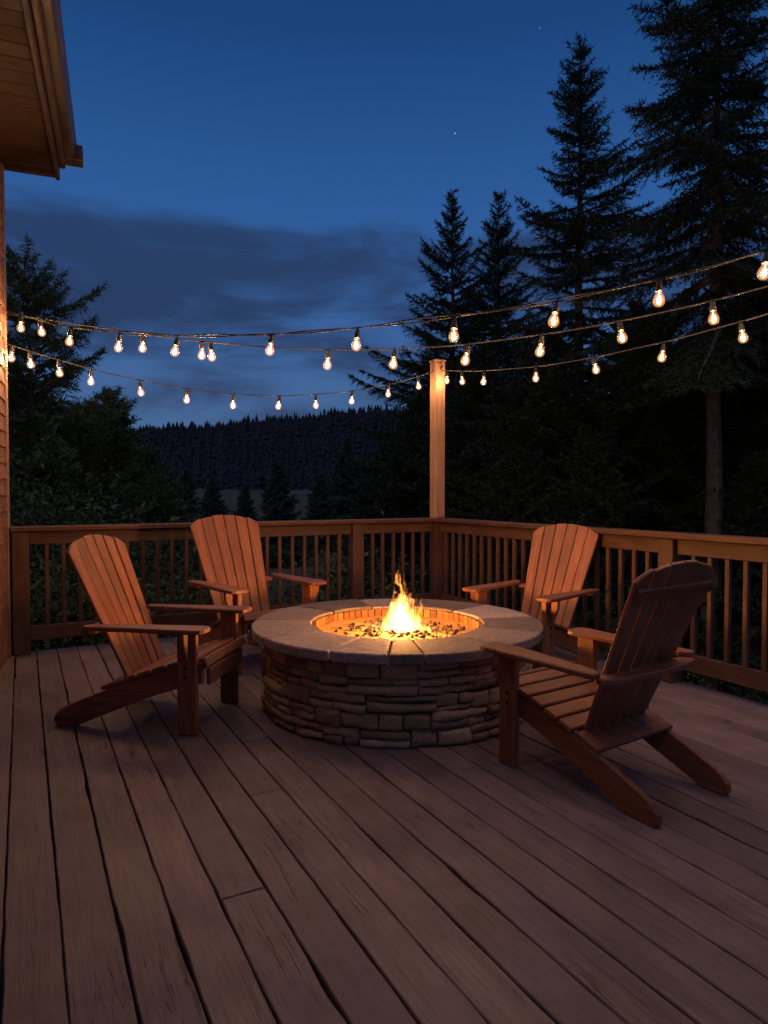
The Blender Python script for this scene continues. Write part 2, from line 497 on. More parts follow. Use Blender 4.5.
# ------------------------------------------------------------------ house corner
def house():
    W0 = Vector((-2.90, 5.21, 0))
    w = Vector((-.3649, .931, 0)); n = Vector((.931, .3649, 0))   # along the wall away from the camera, and out of it
    root = thing('house', 'brown timber house corner with lap shingle wall and overhanging eave at the left edge', 'house', W0, math.atan2(w.y, w.x))
    # local: x along the wall (away +), y = -out  ->  out is -y
    X, Y, Z = Vector((1, 0, 0)), Vector((0, 1, 0)), Vector((0, 0, 1))
    LEN, DEP, TOP = 8.6, 5.6, 3.71
    m = MB()
    def course(o, ax, outv, length):
        z = -.06
        h = .118
        k = 0
        while z < TOP - .02:
            x = -random.uniform(0, .2)
            while x < length:
                wd = random.uniform(.11, .26)
                a, b = max(0, x), min(length, x + wd)
                if b - a > .02:
                    c = o + ax * ((a + b) / 2) + Z * (z + h / 2 + random.uniform(-.004, .004)) + outv * .012
                    up = (Z + outv * -.11).normalized()
                    hh = min(h + .03, TOP - z)
                    m.plate([(-(hh) / 2, -(b - a) / 2 + .0015), (hh / 2, -(b - a) / 2 + .0015), (hh / 2, (b - a) / 2 - .0015), (-hh / 2, (b - a) / 2 - .0015)],
                            .014, c, up, ax, .002)
                x += wd
            z += h
            k += 1
    course(Vector((-LEN, 0, 0)), X, -Y, LEN - .09)
    course(Vector((0, .09, 0)), Y, X, DEP - .1)
    m.box((-LEN / 2 - .03, DEP / 2 + .03, TOP / 2 - .05), (LEN - .06, DEP - .06, TOP), X, Y, .001)
    obj('wall', m, M_HOUSE, root)
    m = MB()
    m.post((-.045, -.012, -.06), TOP + .05, .09, X, Y, .004, d=.035)
    m.post((.012, .045, -.06), TOP + .05, .09, Y, X, .004, d=.035)
    obj('corner_board', m, M_CORNER, root)
    # soffit boards run out from the wall
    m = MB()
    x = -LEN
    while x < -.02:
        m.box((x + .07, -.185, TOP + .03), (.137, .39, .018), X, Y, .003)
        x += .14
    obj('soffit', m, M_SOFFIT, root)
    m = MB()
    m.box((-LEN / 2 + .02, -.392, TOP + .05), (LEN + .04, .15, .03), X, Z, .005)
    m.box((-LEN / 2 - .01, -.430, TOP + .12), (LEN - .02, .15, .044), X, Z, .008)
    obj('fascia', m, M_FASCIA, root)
    m = MB()
    m.box((.0, -.16, TOP + .055), (.43, .15, .04), Y, Z, .005)
    obj('end_board', m, M_SOFFIT, root)
    m = MB(); m.box((-.0, -.51, TOP + .17), (.13, .13, .12), X, Y, .006)
    obj('gutter_end', m, M_FASCIA, root)
    m = MB()
    prof = [(-.454, .12), (-.454, .25), (-.525, .25), (-.535, .235), (-.526, .20), (-.518, .15), (-.50, .12)]
    m.plate([(p[0], p[1]) for p in prof], LEN + .06, (-LEN / 2 + .06, 0, TOP), Y, Z, .006)
    obj('gutter', m, M_GUTTER, root)
    m = MB()
    rise = math.tan(R(24))
    up = Vector((0, 1, rise)).normalized()
    m.box(Vector((-LEN / 2 + .02, -.44, TOP + .285)) + up * 3.2, (6.5, LEN + .1, .05), up, X, .006)
    up2 = Vector((0, -1, rise)).normalized()
    m.box(Vector((-LEN / 2 + .02, DEP + .5, TOP + .28)) + up2 * 2.6, (5.0, LEN + .1, .05), up2, X, .006)
    obj('roof', m, M_ROOF, root)
    m = MB()
    m.plate([(-.05, 0), (DEP + .05, 0), (DEP / 2, (DEP / 2 + .05) * rise)], .05, (-.05, 0, TOP + .12), Y, Z, .002)
    obj('gable', m, M_HOUSE, root)
house()

# ------------------------------------------------------------------ chairs
def arc_pts(c, r, a0, a1, n):
    return [(c[0] + r * math.cos(a0 + (a1 - a0) * i / n), c[1] + r * math.sin(a0 + (a1 - a0) * i / n)) for i in range(n + 1)]

def make_chair(label):
    root = thing('adirondack_chair', label, 'chair', group='wooden chairs around the fire pit')
    X, Y, Z = Vector((1, 0, 0)), Vector((0, 1, 0)), Vector((0, 0, 1))
    # side rails that run from the seat front down to the rear foot
    for s in (1, -1):
        m = MB()
        top = [(.055, .372), (-.12, .33), (-.30, .272), (-.45, .218), (-.60, .158), (-.70, .115)]
        foot = [(-.755, .085), (-.785, .052), (-.79, .02), (-.775, 0.0), (-.665, 0.0)]
        low = [(-.52, .062), (-.36, .128), (-.20, .19), (-.06, .235), (.055, .262)]
        m.plate(top + foot + low, .030, (0, s * .247, 0), X, Z, .004)
        obj('rear_leg', m, M_CHAIR, root)
    for s in (1, -1):
        m = MB()
        m.plate([(0, -.052), (.535, -.052), (.535, .052), (0, .052)], .034, (-.015, s * .2805, 0), Z, X, .004)
        o = obj('front_leg', m, M_CHAIR, root)
        for z in (.30, .345):
            m = MB(); m.tube([(-.02, s * .296, z), (-.02, s * .3015, z)], .008, 8)
            obj('bolt', m, M_SCREW, o)
    # arms: broad paddle, narrowing to the back
    for s in (1, -1):
        m = MB()
        out = [(-.56, .02), (-.52, -.010), (-.36, -.03), (-.12, -.052), (.05, -.062), (.085, -.055), (.105, -.03), (.105, .045), (.09, .068), (.05, .078),
               (-.12, .074), (-.3, .066), (-.45, .066), (-.53, .066), (-.56, .055)]
        out = [(x, y * s) for x, y in out]
        m.plate(out, .024, (0, s * .30, .548), X, Y, .005)
        obj('arm', m, M_CHAIR, root)
        m = MB()
        m.plate([(.0, 0), (0, .052), (-.05, .05), (-.13, .018), (-.16, 0)], .028, (-.01, s * .314, .5345), Z, Y * s, .004)
        obj('arm_bracket', m, M_CHAIR, root)
    # seat slats on the side rails, the first ones rolling over the front edge
    m = MB()
    top = [(.075, .345), (.055, .378), (-.12, .336), (-.30, .278), (-.40, .242)]
    def at(s_):
        d = 0
        for a, b in zip(top[:-1], top[1:]):
            l = math.hypot(b[0] - a[0], b[1] - a[1])
            if s_ <= d + l or b is top[-1]:
                t = (s_ - d) / l
                return Vector((a[0] + (b[0] - a[0]) * t, 0, a[1] + (b[1] - a[1]) * t)), Vector((b[0] - a[0], 0, b[1] - a[1])).normalized()
            d += l
    s_ = .0
    for wd in (.05, .074, .074, .074, .074, .074):
        p, d = at(s_ + wd / 2)
        nrm = Y.cross(d).normalized()
        if nrm.z < 0: nrm = -nrm
        m.plate([(-.278, -wd / 2), (.278, -wd / 2), (.278, wd / 2), (-.278, wd / 2)], .024, p + nrm * .013, Y, d, .005)
        s_ += wd + .013
    obj('seat', m, M_CHAIR, root)
    m = MB(); m.box((.074, 0, .292), (.46, .085, .022), Y, Z, .004)
    obj('apron', m, M_CHAIR, root)
    # fan back of six slats with an arched top
    m = MB()
    B0 = Vector((-.385, 0, .245)); up = Vector((-.395, 0, .919)).normalized()
    nrm = Y.cross(up).normalized()
    n = 6; Hc = .835
    wb, wt = .415, .565
    def topz(y):                                  # arch
        q = min(1, abs(y) / (wt / 2))
        return Hc - .118 * (1 - math.sqrt(max(0, 1 - (q * .97) ** 2)))
    for i in range(n):
        f0, f1 = i / n - .5, (i + 1) / n - .5
        g = .0035
        b0, b1 = f0 * wb + g, f1 * wb - g
        t0, t1 = f0 * wt + g, f1 * wt - g
        pts = [(0, b0), (0, b1)]
        uneven = random.uniform(-.007, .005)
        for k in range(5):
            y = t1 + (t0 - t1) * k / 4
            h = topz(y) + uneven
            yy = y
            pts.append((h, yy))
        sag = .012 * (1 - (2 * abs((i + .5) / n - .5)) ** 2)       # slightly dished
        m.plate(pts, .019, B0 - nrm * 0 + nrm * (-sag if nrm.x > 0 else sag), up, -Y, .0035)
    obj('backrest', m, M_CHAIR, root)
    back = -nrm if nrm.x > 0 else nrm
    m = MB()
    p = B0 + up * .70 + back * .022
    m.plate([(-.262, -.02), (-.24, -.032), (.24, -.032), (.262, -.02), (.262, .02), (.24, .03), (-.24, .03), (-.262, .02)], .022, p, Y, up, .004)
    obj('upper_brace', m, M_CHAIR, root)
    m = MB()
    z = .525
    p = B0 + up * ((z - .245) / up.z) + back * .03
    # shaped brace that joins the two arms behind the back
    m.plate([(-.318, .02), (-.30, .045), (.30, .045), (.318, .02), (.318, -.02), (.25, -.044), (0, -.058), (-.25, -.044), (-.318, -.02)], .026, (p.x - .03, 0, .522), Y, X, .005)
    obj('arm_brace', m, M_CHAIR, root)
    sl = Vector((-.15, 0, -.054)).normalized()
    m = MB(); m.box((-.452, 0, .2318), (.525, .125, .022), Y, sl, .004)
    obj('lower_brace', m, M_CHAIR, root)
    return root

GRP = 'wooden chairs around the fire pit'
chair = make_chair('wooden slatted chair at the left facing right, its near front leg in full view')
chair.location = (-.95, 3.745, 0); chair.rotation_euler = (0, 0, R(-9))
dup(chair, (-.78, 4.83, 0), R(-49), 'wooden fan-backed chair at back left, turned to the camera before the railing', 1.06)
dup(chair, (.885, 4.69, 0), R(-136), 'bright lit wooden fan-backed chair at back right, partly hidden by the fire pit', 1.0)
dup(chair, (.79, 3.255, 0), R(124.5), 'wooden chair at right turned away, showing the dark rear of its back and its brace', .972)

# ------------------------------------------------------------------ fire pit
PIT = Vector((.078, 4.06, 0))
RB, RC, RI, HP = .79, .858, .51, .48
def fire_pit():
    root = thing('fire_pit', 'round fire pit of stacked brown stone with a broad stone rim in the deck centre', 'fire pit', PIT)
    # stone wall: bands of stones, some the full band height, some split in two
    vs, fs, gs, ts = [], [], [], []
    def stone_block(a0, a1, z0, z1, bulge):
        tone = random.random(); off = Vector((random.uniform(-30, 30), random.uniform(-30, 30), random.uniform(-30, 30)))
        nu = max(5, int((a1 - a0) * RB / .018)); nv = max(4, int((z1 - z0) / .014))
        o = len(vs)
        ga, gz = .002 / RB, .0016
        sk = [random.uniform(-.012, .012) for _ in range(4)]
        for j in range(nv + 1):
            for i in range(nu + 1):
                u, v = i / nu, j / nv
                border = i in (0, nu) or j in (0, nv)
                uu = 0 if i == 0 else 1 if i == nu else (i - .75) / (nu - 1.5) if nu > 2 else u
                vv = 0 if j == 0 else 1 if j == nv else (j - .75) / (nv - 1.5)
                uu = min(1, max(0, uu)); vv = min(1, max(0, vv))
                a = a0 + ga + (a1 - a0 - 2 * ga) * uu
                z = z0 + gz + (z1 - z0 - 2 * gz) * vv
                z += ((1 - uu) * (1 - vv) * sk[0] + uu * (1 - vv) * sk[1] + uu * vv * sk[2] + (1 - uu) * vv * sk[3]) * (0.6)
                z += noise.noise((a * 9 + off.x, vv * 1.3, off.y)) * .006
                a += noise.noise((z * 22 + off.z, uu * 1.1, off.x)) * .008 / RB
                z = max(.002, min(HP - .057, z))
                eu = min(uu, 1 - uu) * (a1 - a0) * RB; ev = min(vv, 1 - vv) * (z1 - z0)
                e = min(eu, ev)
                r = RB + bulge - .010 * math.exp(-e / .0035)
                p3 = Vector((a * RB * 9, z * 9, 0)) + off
                r += noise.fractal(p3, .8, 2.2, 5) * .013 + noise.noise(p3 * .4) * .010
                if border: r = RB - .017
                vs.append((r * math.cos(a), r * math.sin(a), z)); gs.append(off + Vector((a * RB, z, r))); ts.append(tone)
        for j in range(nv):
            for i in range(nu):
                b = o + j * (nu + 1) + i
                fs.append((b, b + 1, b + nu + 2, b + nu + 1))
    top = HP - .057
    bands = [0, .086, .170, .256, .340, top]
    for k in range(5):
        zb, zt = bands[k], bands[k + 1]
        a = random.uniform(0, 1); end = a + 2 * math.pi
        while a < end - 1e-4:
            full = random.random() < .34
            ln = random.uniform(.10, .22) if full else random.uniform(.16, .36)
            a1 = a + ln / RB
            if end - a1 < .12: a1 = end
            if full:
                stone_block(a, a1, zb, zt, random.uniform(-.006, .012))
            else:
                zs = zb + (zt - zb) * random.uniform(.36, .64)
                for (p, q) in ((zb, zs), (zs, zt)):
                    if random.random() < .35:
                        am = a + (a1 - a) * random.uniform(.35, .65)
                        stone_block(a, am, p, q, random.uniform(-.007, .009)); stone_block(am, a1, p, q, random.uniform(-.007, .009))
                    else:
                        stone_block(a, a1, p, q, random.uniform(-.007, .009))
            a = a1
    link('stone_wall', mesh_from('stone_wall', vs, fs, M_STONE, gs, ts, True), root)
    m = MB(); m.lathe([(RI + .02, 0), (RB - .024, 0.001), (RB - .024, top), (RI + .02, top), (RI + .02, 0)], n=72, caps=False)
    obj('mortar_core', m, M_MORTAR, root)
    # rim stones
    joints = [-146, -114, -94, -82, -52, -22, 10, 44, 78, 108, 142, 178, 214]
    for a0, a1 in zip(joints[:-1], joints[1:]):
        m = MB()
        q0, q1 = R(a0), R(a1)
        n = max(5, int((a1 - a0) / 2.2))
        sd = random.uniform(0, 99)
        pts = []
        for i in range(n + 1):
            t = q0 + (q1 - q0) * i / n
            g = (.006 / RC) * (1 - 2 * i / n)
            r = RC + noise.noise((t * 9, sd, 0)) * .006 + noise.noise((t * 30, sd, 4)) * .003
            if i in (0, n): r -= .006
            pts.append((r * math.cos(t + g), r * math.sin(t + g)))
        mm = 7
        for k in range(1, mm):                                     # ragged joint
            rr = RC + (RI - RC) * k / mm
            t = q1 - .006 / rr + noise.noise((rr * 14, sd, 7)) * .003 / rr
            pts.append((rr * math.cos(t), rr * math.sin(t)))
        n2 = max(4, n // 2)
        for i in range(n2 + 1):
            t = q1 + (q0 - q1) * i / n2
            g = (.006 / RI) * (2 * i / n2 - 1)
            r = RI + noise.noise((t * 9, sd, 2)) * .006
            pts.append((r * math.cos(t + g), r * math.sin(t + g)))
        for k in range(1, mm):
            rr = RI + (RC - RI) * k / mm
            t = q0 + .006 / rr + noise.noise((rr * 14, sd, 9)) * .003 / rr
            pts.append((rr * math.cos(t), rr * math.sin(t)))
        dz = random.uniform(-.003, .003); tl = Vector((random.uniform(-.008, .008), random.uniform(-.008, .008)))
        cx = Vector((math.cos((q0 + q1) / 2), math.sin((q0 + q1) / 2))) * .68
        m.plate(pts, .052, (0, 0, HP - .026 + dz), (1, 0, 0), (0, 1, 0), .006, warp=lambda p, q: (p - cx.x) * tl.x + (q - cx.y) * tl.y)
        obj('rim_stone', m, M_CAP, root)
    m = MB()
    nb = 64
    for i in range(nb):
        q0, q1 = 2 * math.pi * i / nb + .006, 2 * math.pi * (i + 1) / nb - .006
        ro, ri = RI - .003, RI - .027 + random.uniform(-.003, .003)
        pts = [(ro * math.cos(q0), ro * math.sin(q0)), (ro * math.cos(q1), ro * math.sin(q1)), (ri * math.cos(q1), ri * math.sin(q1)), (ri * math.cos(q0), ri * math.sin(q0))]
        m.plate(pts, .125, (0, 0, .405 + random.uniform(-.002, .002)), (1, 0, 0), (0, 1, 0), .004)
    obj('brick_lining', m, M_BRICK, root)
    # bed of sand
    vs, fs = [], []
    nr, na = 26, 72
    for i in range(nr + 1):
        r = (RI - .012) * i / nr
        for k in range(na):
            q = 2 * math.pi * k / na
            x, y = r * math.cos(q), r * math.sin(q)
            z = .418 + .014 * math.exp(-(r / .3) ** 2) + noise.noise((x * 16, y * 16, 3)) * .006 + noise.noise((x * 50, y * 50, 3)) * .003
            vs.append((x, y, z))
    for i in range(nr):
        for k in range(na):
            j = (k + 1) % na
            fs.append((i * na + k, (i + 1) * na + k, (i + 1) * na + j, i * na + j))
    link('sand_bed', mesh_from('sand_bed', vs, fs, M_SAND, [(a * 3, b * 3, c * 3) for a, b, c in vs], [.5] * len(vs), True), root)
    return root
fire_pit()

def lava_rocks():
    mb = MB()
    ico = [(0, 0, 1), (.894, 0, .447), (.276, .851, .447), (-.724, .526, .447), (-.724, -.526, .447), (.276, -.851, .447),
           (.724, .526, -.447), (-.276, .851, -.447), (-.894, 0, -.447), (-.276, -.851, -.447), (.724, -.526, -.447), (0, 0, -1)]
    tri = [(0, 1, 2), (0, 2, 3), (0, 3, 4), (0, 4, 5), (0, 5, 1), (1, 6, 2), (2, 7, 3), (3, 8, 4), (4, 9, 5), (5, 10, 1),
           (6, 7, 2), (7, 8, 3), (8, 9, 4), (9, 10, 5), (10, 6, 1), (11, 7, 6), (11, 8, 7), (11, 9, 8), (11, 10, 9), (11, 6, 10)]
    for _ in range(760):
        r = abs(random.gauss(0, .15)); q = random.uniform(0, 2 * math.pi)
        if r > .36: continue
        s = random.uniform(.007, .0165)
        z = .420 + .014 * math.exp(-(r / .24) ** 2) * random.uniform(.2, 1) + s * .4
        c = Vector((.03 + r * math.cos(q) * 1.15, r * math.sin(q), z)) + PIT
        rot = Matrix.Rotation(random.uniform(0, 6), 3, Vector((random.random(), random.random(), random.random() + .1)).normalized())
        sc = Vector((random.uniform(.7, 1.3), random.uniform(.7, 1.3), random.uniform(.6, 1)))
        vs = [c + rot @ (Vector(p) * random.uniform(.8, 1.2) * s * 1.0).cross(Vector((0, 0, 0))) if False else c + rot @ Vector((p[0] * sc.x, p[1] * sc.y, p[2] * sc.z)) * s * random.uniform(.8, 1.15) for p in ico]
        mb.add(vs, tri, [v * 3 for v in vs])
    o = obj('lava_gravel', mb, M_LAVA)
    tag(o, 'dark lava gravel heaped on the orange lit sand inside the fire pit', 'gravel', kind='stuff')
lava_rocks()

# ------------------------------------------------------------------ flames
def flame():
    P = Vector((.12, 3.99, .428))
    root = thing('fire', 'bright yellow and orange flames burning on the gravel inside the fire pit', 'fire', P)
    m, nt, bs, out = new_mat('flame_gas'); nt.nodes.remove(bs)
    L = nt.links
    tc = N(nt, 'ShaderNodeTexCoord')
    sep = N(nt, 'ShaderNodeSeparateXYZ'); L.new(tc.outputs['Object'], sep.inputs[0])
    z = sep.outputs['Z']
    # stretched, rising turbulence that displaces the column more with height
    mp = N(nt, 'ShaderNodeMapping'); mp.inputs['Scale'].default_value = (11, 11, 5.); mp.inputs['Location'].default_value = (3.1, 7.7, 1.9)
    L.new(tc.outputs['Object'], mp.inputs['Vector'])
    n1 = N(nt, 'ShaderNodeTexNoise', i_Scale=1.0, i_Detail=3, i_Roughness=.55); L.new(mp.outputs[0], n1.inputs['Vector'])
    sub = N(nt, 'ShaderNodeVectorMath', operation='SUBTRACT'); L.new(n1.outputs['Color'], sub.inputs[0]); sub.inputs[1].default_value = (.5, .5, .5)
    amt = math_node(nt, 'MULTIPLY_ADD', z, .62); amt.node.inputs[2].default_value = .06
    scl = N(nt, 'ShaderNodeVectorMath', operation='SCALE'); L.new(sub.outputs[0], scl.inputs[0]); L.new(amt, scl.inputs['Scale'])
    add = N(nt, 'ShaderNodeVectorMath', operation='ADD'); L.new(tc.outputs['Object'], add.inputs[0]); L.new(scl.outputs[0], add.inputs[1])
    s2 = N(nt, 'ShaderNodeSeparateXYZ'); L.new(add.outputs[0], s2.inputs[0])
    total = None
    # tongues: centre x, y, base radius, height
    for (cx, cy, rb, h, k) in ((-.035, 0, .058, .37, 1.), (-.07, .03, .045, .28, .85), (.025, -.02, .054, .25, .9), (.095, -.01, .033, .20, .75), (-.01, -.04, .04, .34, .8), (-.115, -.01, .036, .11, .7), (.065, .03, .045, .13, .8), (.135, .0, .034, .08, .65)):
        dx = math_node(nt, 'SUBTRACT', s2.outputs['X'], cx); dy = math_node(nt, 'SUBTRACT', s2.outputs['Y'], cy)
        rr = math_node(nt, 'SQRT', math_node(nt, 'ADD', math_node(nt, 'MULTIPLY', dx, dx), math_node(nt, 'MULTIPLY', dy, dy)))
        t = math_node(nt, 'DIVIDE', s2.outputs['Z'], h)
        wid = math_node(nt, 'MULTIPLY', math_node(nt, 'POWER', math_node(nt, 'SUBTRACT', 1.0, t, True), .8), rb)
        q = math_node(nt, 'DIVIDE', rr, math_node(nt, 'ADD', wid, .0005))
        d = math_node(nt, 'SUBTRACT', 1.0, q, True)
        d = math_node(nt, 'MULTIPLY', d, k)
        total = d if total is None else math_node(nt, 'ADD', total, d)
    # finer flicker
    mp2 = N(nt, 'ShaderNodeMapping'); mp2.inputs['Scale'].default_value = (38, 38, 11)
    L.new(add.outputs[0], mp2.inputs['Vector'])
    n2 = N(nt, 'ShaderNodeTexNoise', i_Scale=1.0, i_Detail=3, i_Roughness=.6); L.new(mp2.outputs[0], n2.inputs['Vector'])
    fl = ramp(nt, [(.43, (.015, .015, .015)), (.62, (1.5, 1.5, 1.5))]); L.new(n2.outputs['Fac'], fl.inputs[0])
    dens = math_node(nt, 'MULTIPLY', total, fl.outputs[0])
    cool = math_node(nt, 'SUBTRACT', 1.1, math_node(nt, 'MULTIPLY', z, 2.35), True)
    dens = math_node(nt, 'MULTIPLY', dens, math_node(nt, 'POWER', cool, 1.5))
    e = N(nt, 'ShaderNodeEmission'); e.inputs['Color'].default_value = (1., .31, .055, 1)
    L.new(math_node(nt, 'MULTIPLY', dens, 460.), e.inputs['Strength'])
    L.new(e.outputs[0], out.inputs['Volume'])
    mb = MB()
    mb.lathe([(.22, 0.0), (.245, .03), (.235, .08), (.2, .15), (.165, .22), (.14, .29), (.115, .37), (.085, .44), (.04, .49)], n=20)
    obj('flame', mb, m, root)
    hot = emit('fire_heart', (1., .40, .10), FIRE_POWER)
    mb = MB()
    mb.lathe([(.012, .022), (.034, .036), (.040, .065), (.032, .10), (.016, .14), (.004, .165)], o=(-.025, -.0, 0), n=7)
    obj('flame_core', mb, hot, root)
FIRE_POWER = 820.
flame()

# ------------------------------------------------------------------ string lights
def bulb_meshes():
    g = MB(); prof = []
    for i in range(11):                                            # pear-shaped globe, cap upward
        t = i / 10
        z = -.072 + .072 * t
        r = .0275 * math.sin(math.pi * min(1, .06 + t * .9) ** .85) ** .75 if t < .75 else None
        prof.append((t, z))
    prof = [(.004, -.079), (.014, -.077), (.0225, -.0705), (.028, -.0605), (.0295, -.050), (.028, -.0395), (.0235, -.0275), (.017, -.0145), (.0135, -.004)]
    g.lathe(prof, n=14)
    glass = mesh_from('light_bulb', g.v, g.f, M_BULB, smooth=True)
    f = MB(); f.lathe([(.003, -.064), (.0085, -.0585), (.0108, -.0495), (.0085, -.040), (.004, -.028)], n=7)
    fil = mesh_from('filament', f.v, f.f, M_FILAMENT)
    s = MB(); s.lathe([(.0135, -.006), (.0175, -.004), (.0175, .02), (.014, .024), (.0135, .04), (.006, .046), (.0035, .062)], n=12)
    sock = mesh_from('socket', s.v, s.f, M_SOCKET, smooth=False)
    return glass, fil, sock
GLASS, FIL, SOCK = bulb_meshes()
BULB_SUN = []
def string_light(label, runs, double=False, drop=.0):
    root = thing('string_lights', label, 'string lights', runs[0][0], group='strings of bulbs above the deck')
    o0 = Vector(runs[0][0])
    mb = MB()
    spots = []
    for (A, B, z0, c, ss) in runs:
        A, B = Vector(A), Vector(B)
        L = (B - A).length
        d = (B - A) / L
        def P(s, k=0):
            z = sum(q * s ** (len(c) - 1 - i) for i, q in enumerate(c))
            return A + d * s + Vector((0, 0, z)) - o0
        n = int(L / .05)
        side = Vector((-d.y, d.x, 0))
        for w in range(2 if double else 1):
            pts = []
            for i in range(n + 1):
                s = L * i / n
                ph = s * 9 + w * 3.14
                wob = .0045 if double else 0.
                pts.append(P(s) + side * (math.cos(ph) * wob) + Vector((0, 0, math.sin(ph) * wob + noise.noise((s * 2.2, w * 7., len(label))) * .006 + (w * .012 * abs(math.sin(s * 1.3)) if double else 0))))
            mb.tube(pts, .0042 if double else .0048, 5)
        for s in ss:
            spots.append(P(s) + Vector((0, 0, -.052 - drop + random.uniform(-.006, .004))))
    obj('cord', mb, M_WIRE, root)
    for p in spots:
        b = link('light_bulb', GLASS, root, p, random.uniform(0, 6))
        b.rotation_euler = (random.uniform(-.2, .2), random.uniform(-.2, .2), random.uniform(0, 6))
        link('socket', SOCK, b); link('filament', FIL, b)
A0, B2, B1 = (-2.86, 5.19, 0), (2.507, 3.53, 0), (3.071, 2.471, 0)
string_light('highest string of glowing bulbs, a doubled cord swagged from the house corner',
             [(A0, B1, 0, [.00197, -.02147, .11755, -.35601, 2.62312], [.16, .669, 1.138, 1.64, 2.384, 2.975, 3.563, 4.102, 4.591, 5.037, 5.5, 6.0])], True)
string_light('middle string of glowing bulbs, hanging between the highest and the lowest string',
             [(A0, B2, 0, [-.00126, .0179, -.03427, -.17404, 2.59726], [.323, 1.213, 1.688, 1.758, 2.615, 3.059, 3.52, 3.959, 4.402, 4.877, 5.3])])
string_light('lowest string of small glowing bulbs, tied to the tall post at the railing corner',
             [(A0, (.55, 7.02, 0), 0, [-.00038, .00555, .06389, -.27529, 2.37264], [.034, .156, .356, .586, .959, 1.34, 1.737, 2.162, 2.524, 2.897, 3.291, 3.636]),
              ((.55, 7.02, 0), B2, 0, [.03747, -.18929, 2.50], [.17, .426, .773, 1.479, 2.13, 2.736, 3.3, 3.8])])

# ------------------------------------------------------------------ trees
def tri_mesh(name, V_, F_, T_, mat):
    me = bpy.data.meshes.new(name)
    nv, nf = len(V_), len(F_)
    me.vertices.add(nv); me.vertices.foreach_set('co', V_.astype(np.float32).ravel())
    me.loops.add(nf * 3); me.loops.foreach_set('vertex_index', F_.astype(np.int32).ravel())
    me.polygons.add(nf); me.polygons.foreach_set('loop_start', np.arange(0, nf * 3, 3, dtype=np.int32))
    me.attributes.new('tone', 'FLOAT', 'POINT').data.foreach_set('value', T_.astype(np.float32))
    me.materials.append(mat); me.update(calc_edges=True)
    return me

def norm(a):
    return a / (np.linalg.norm(a, axis=-1, keepdims=True) + 1e-9)

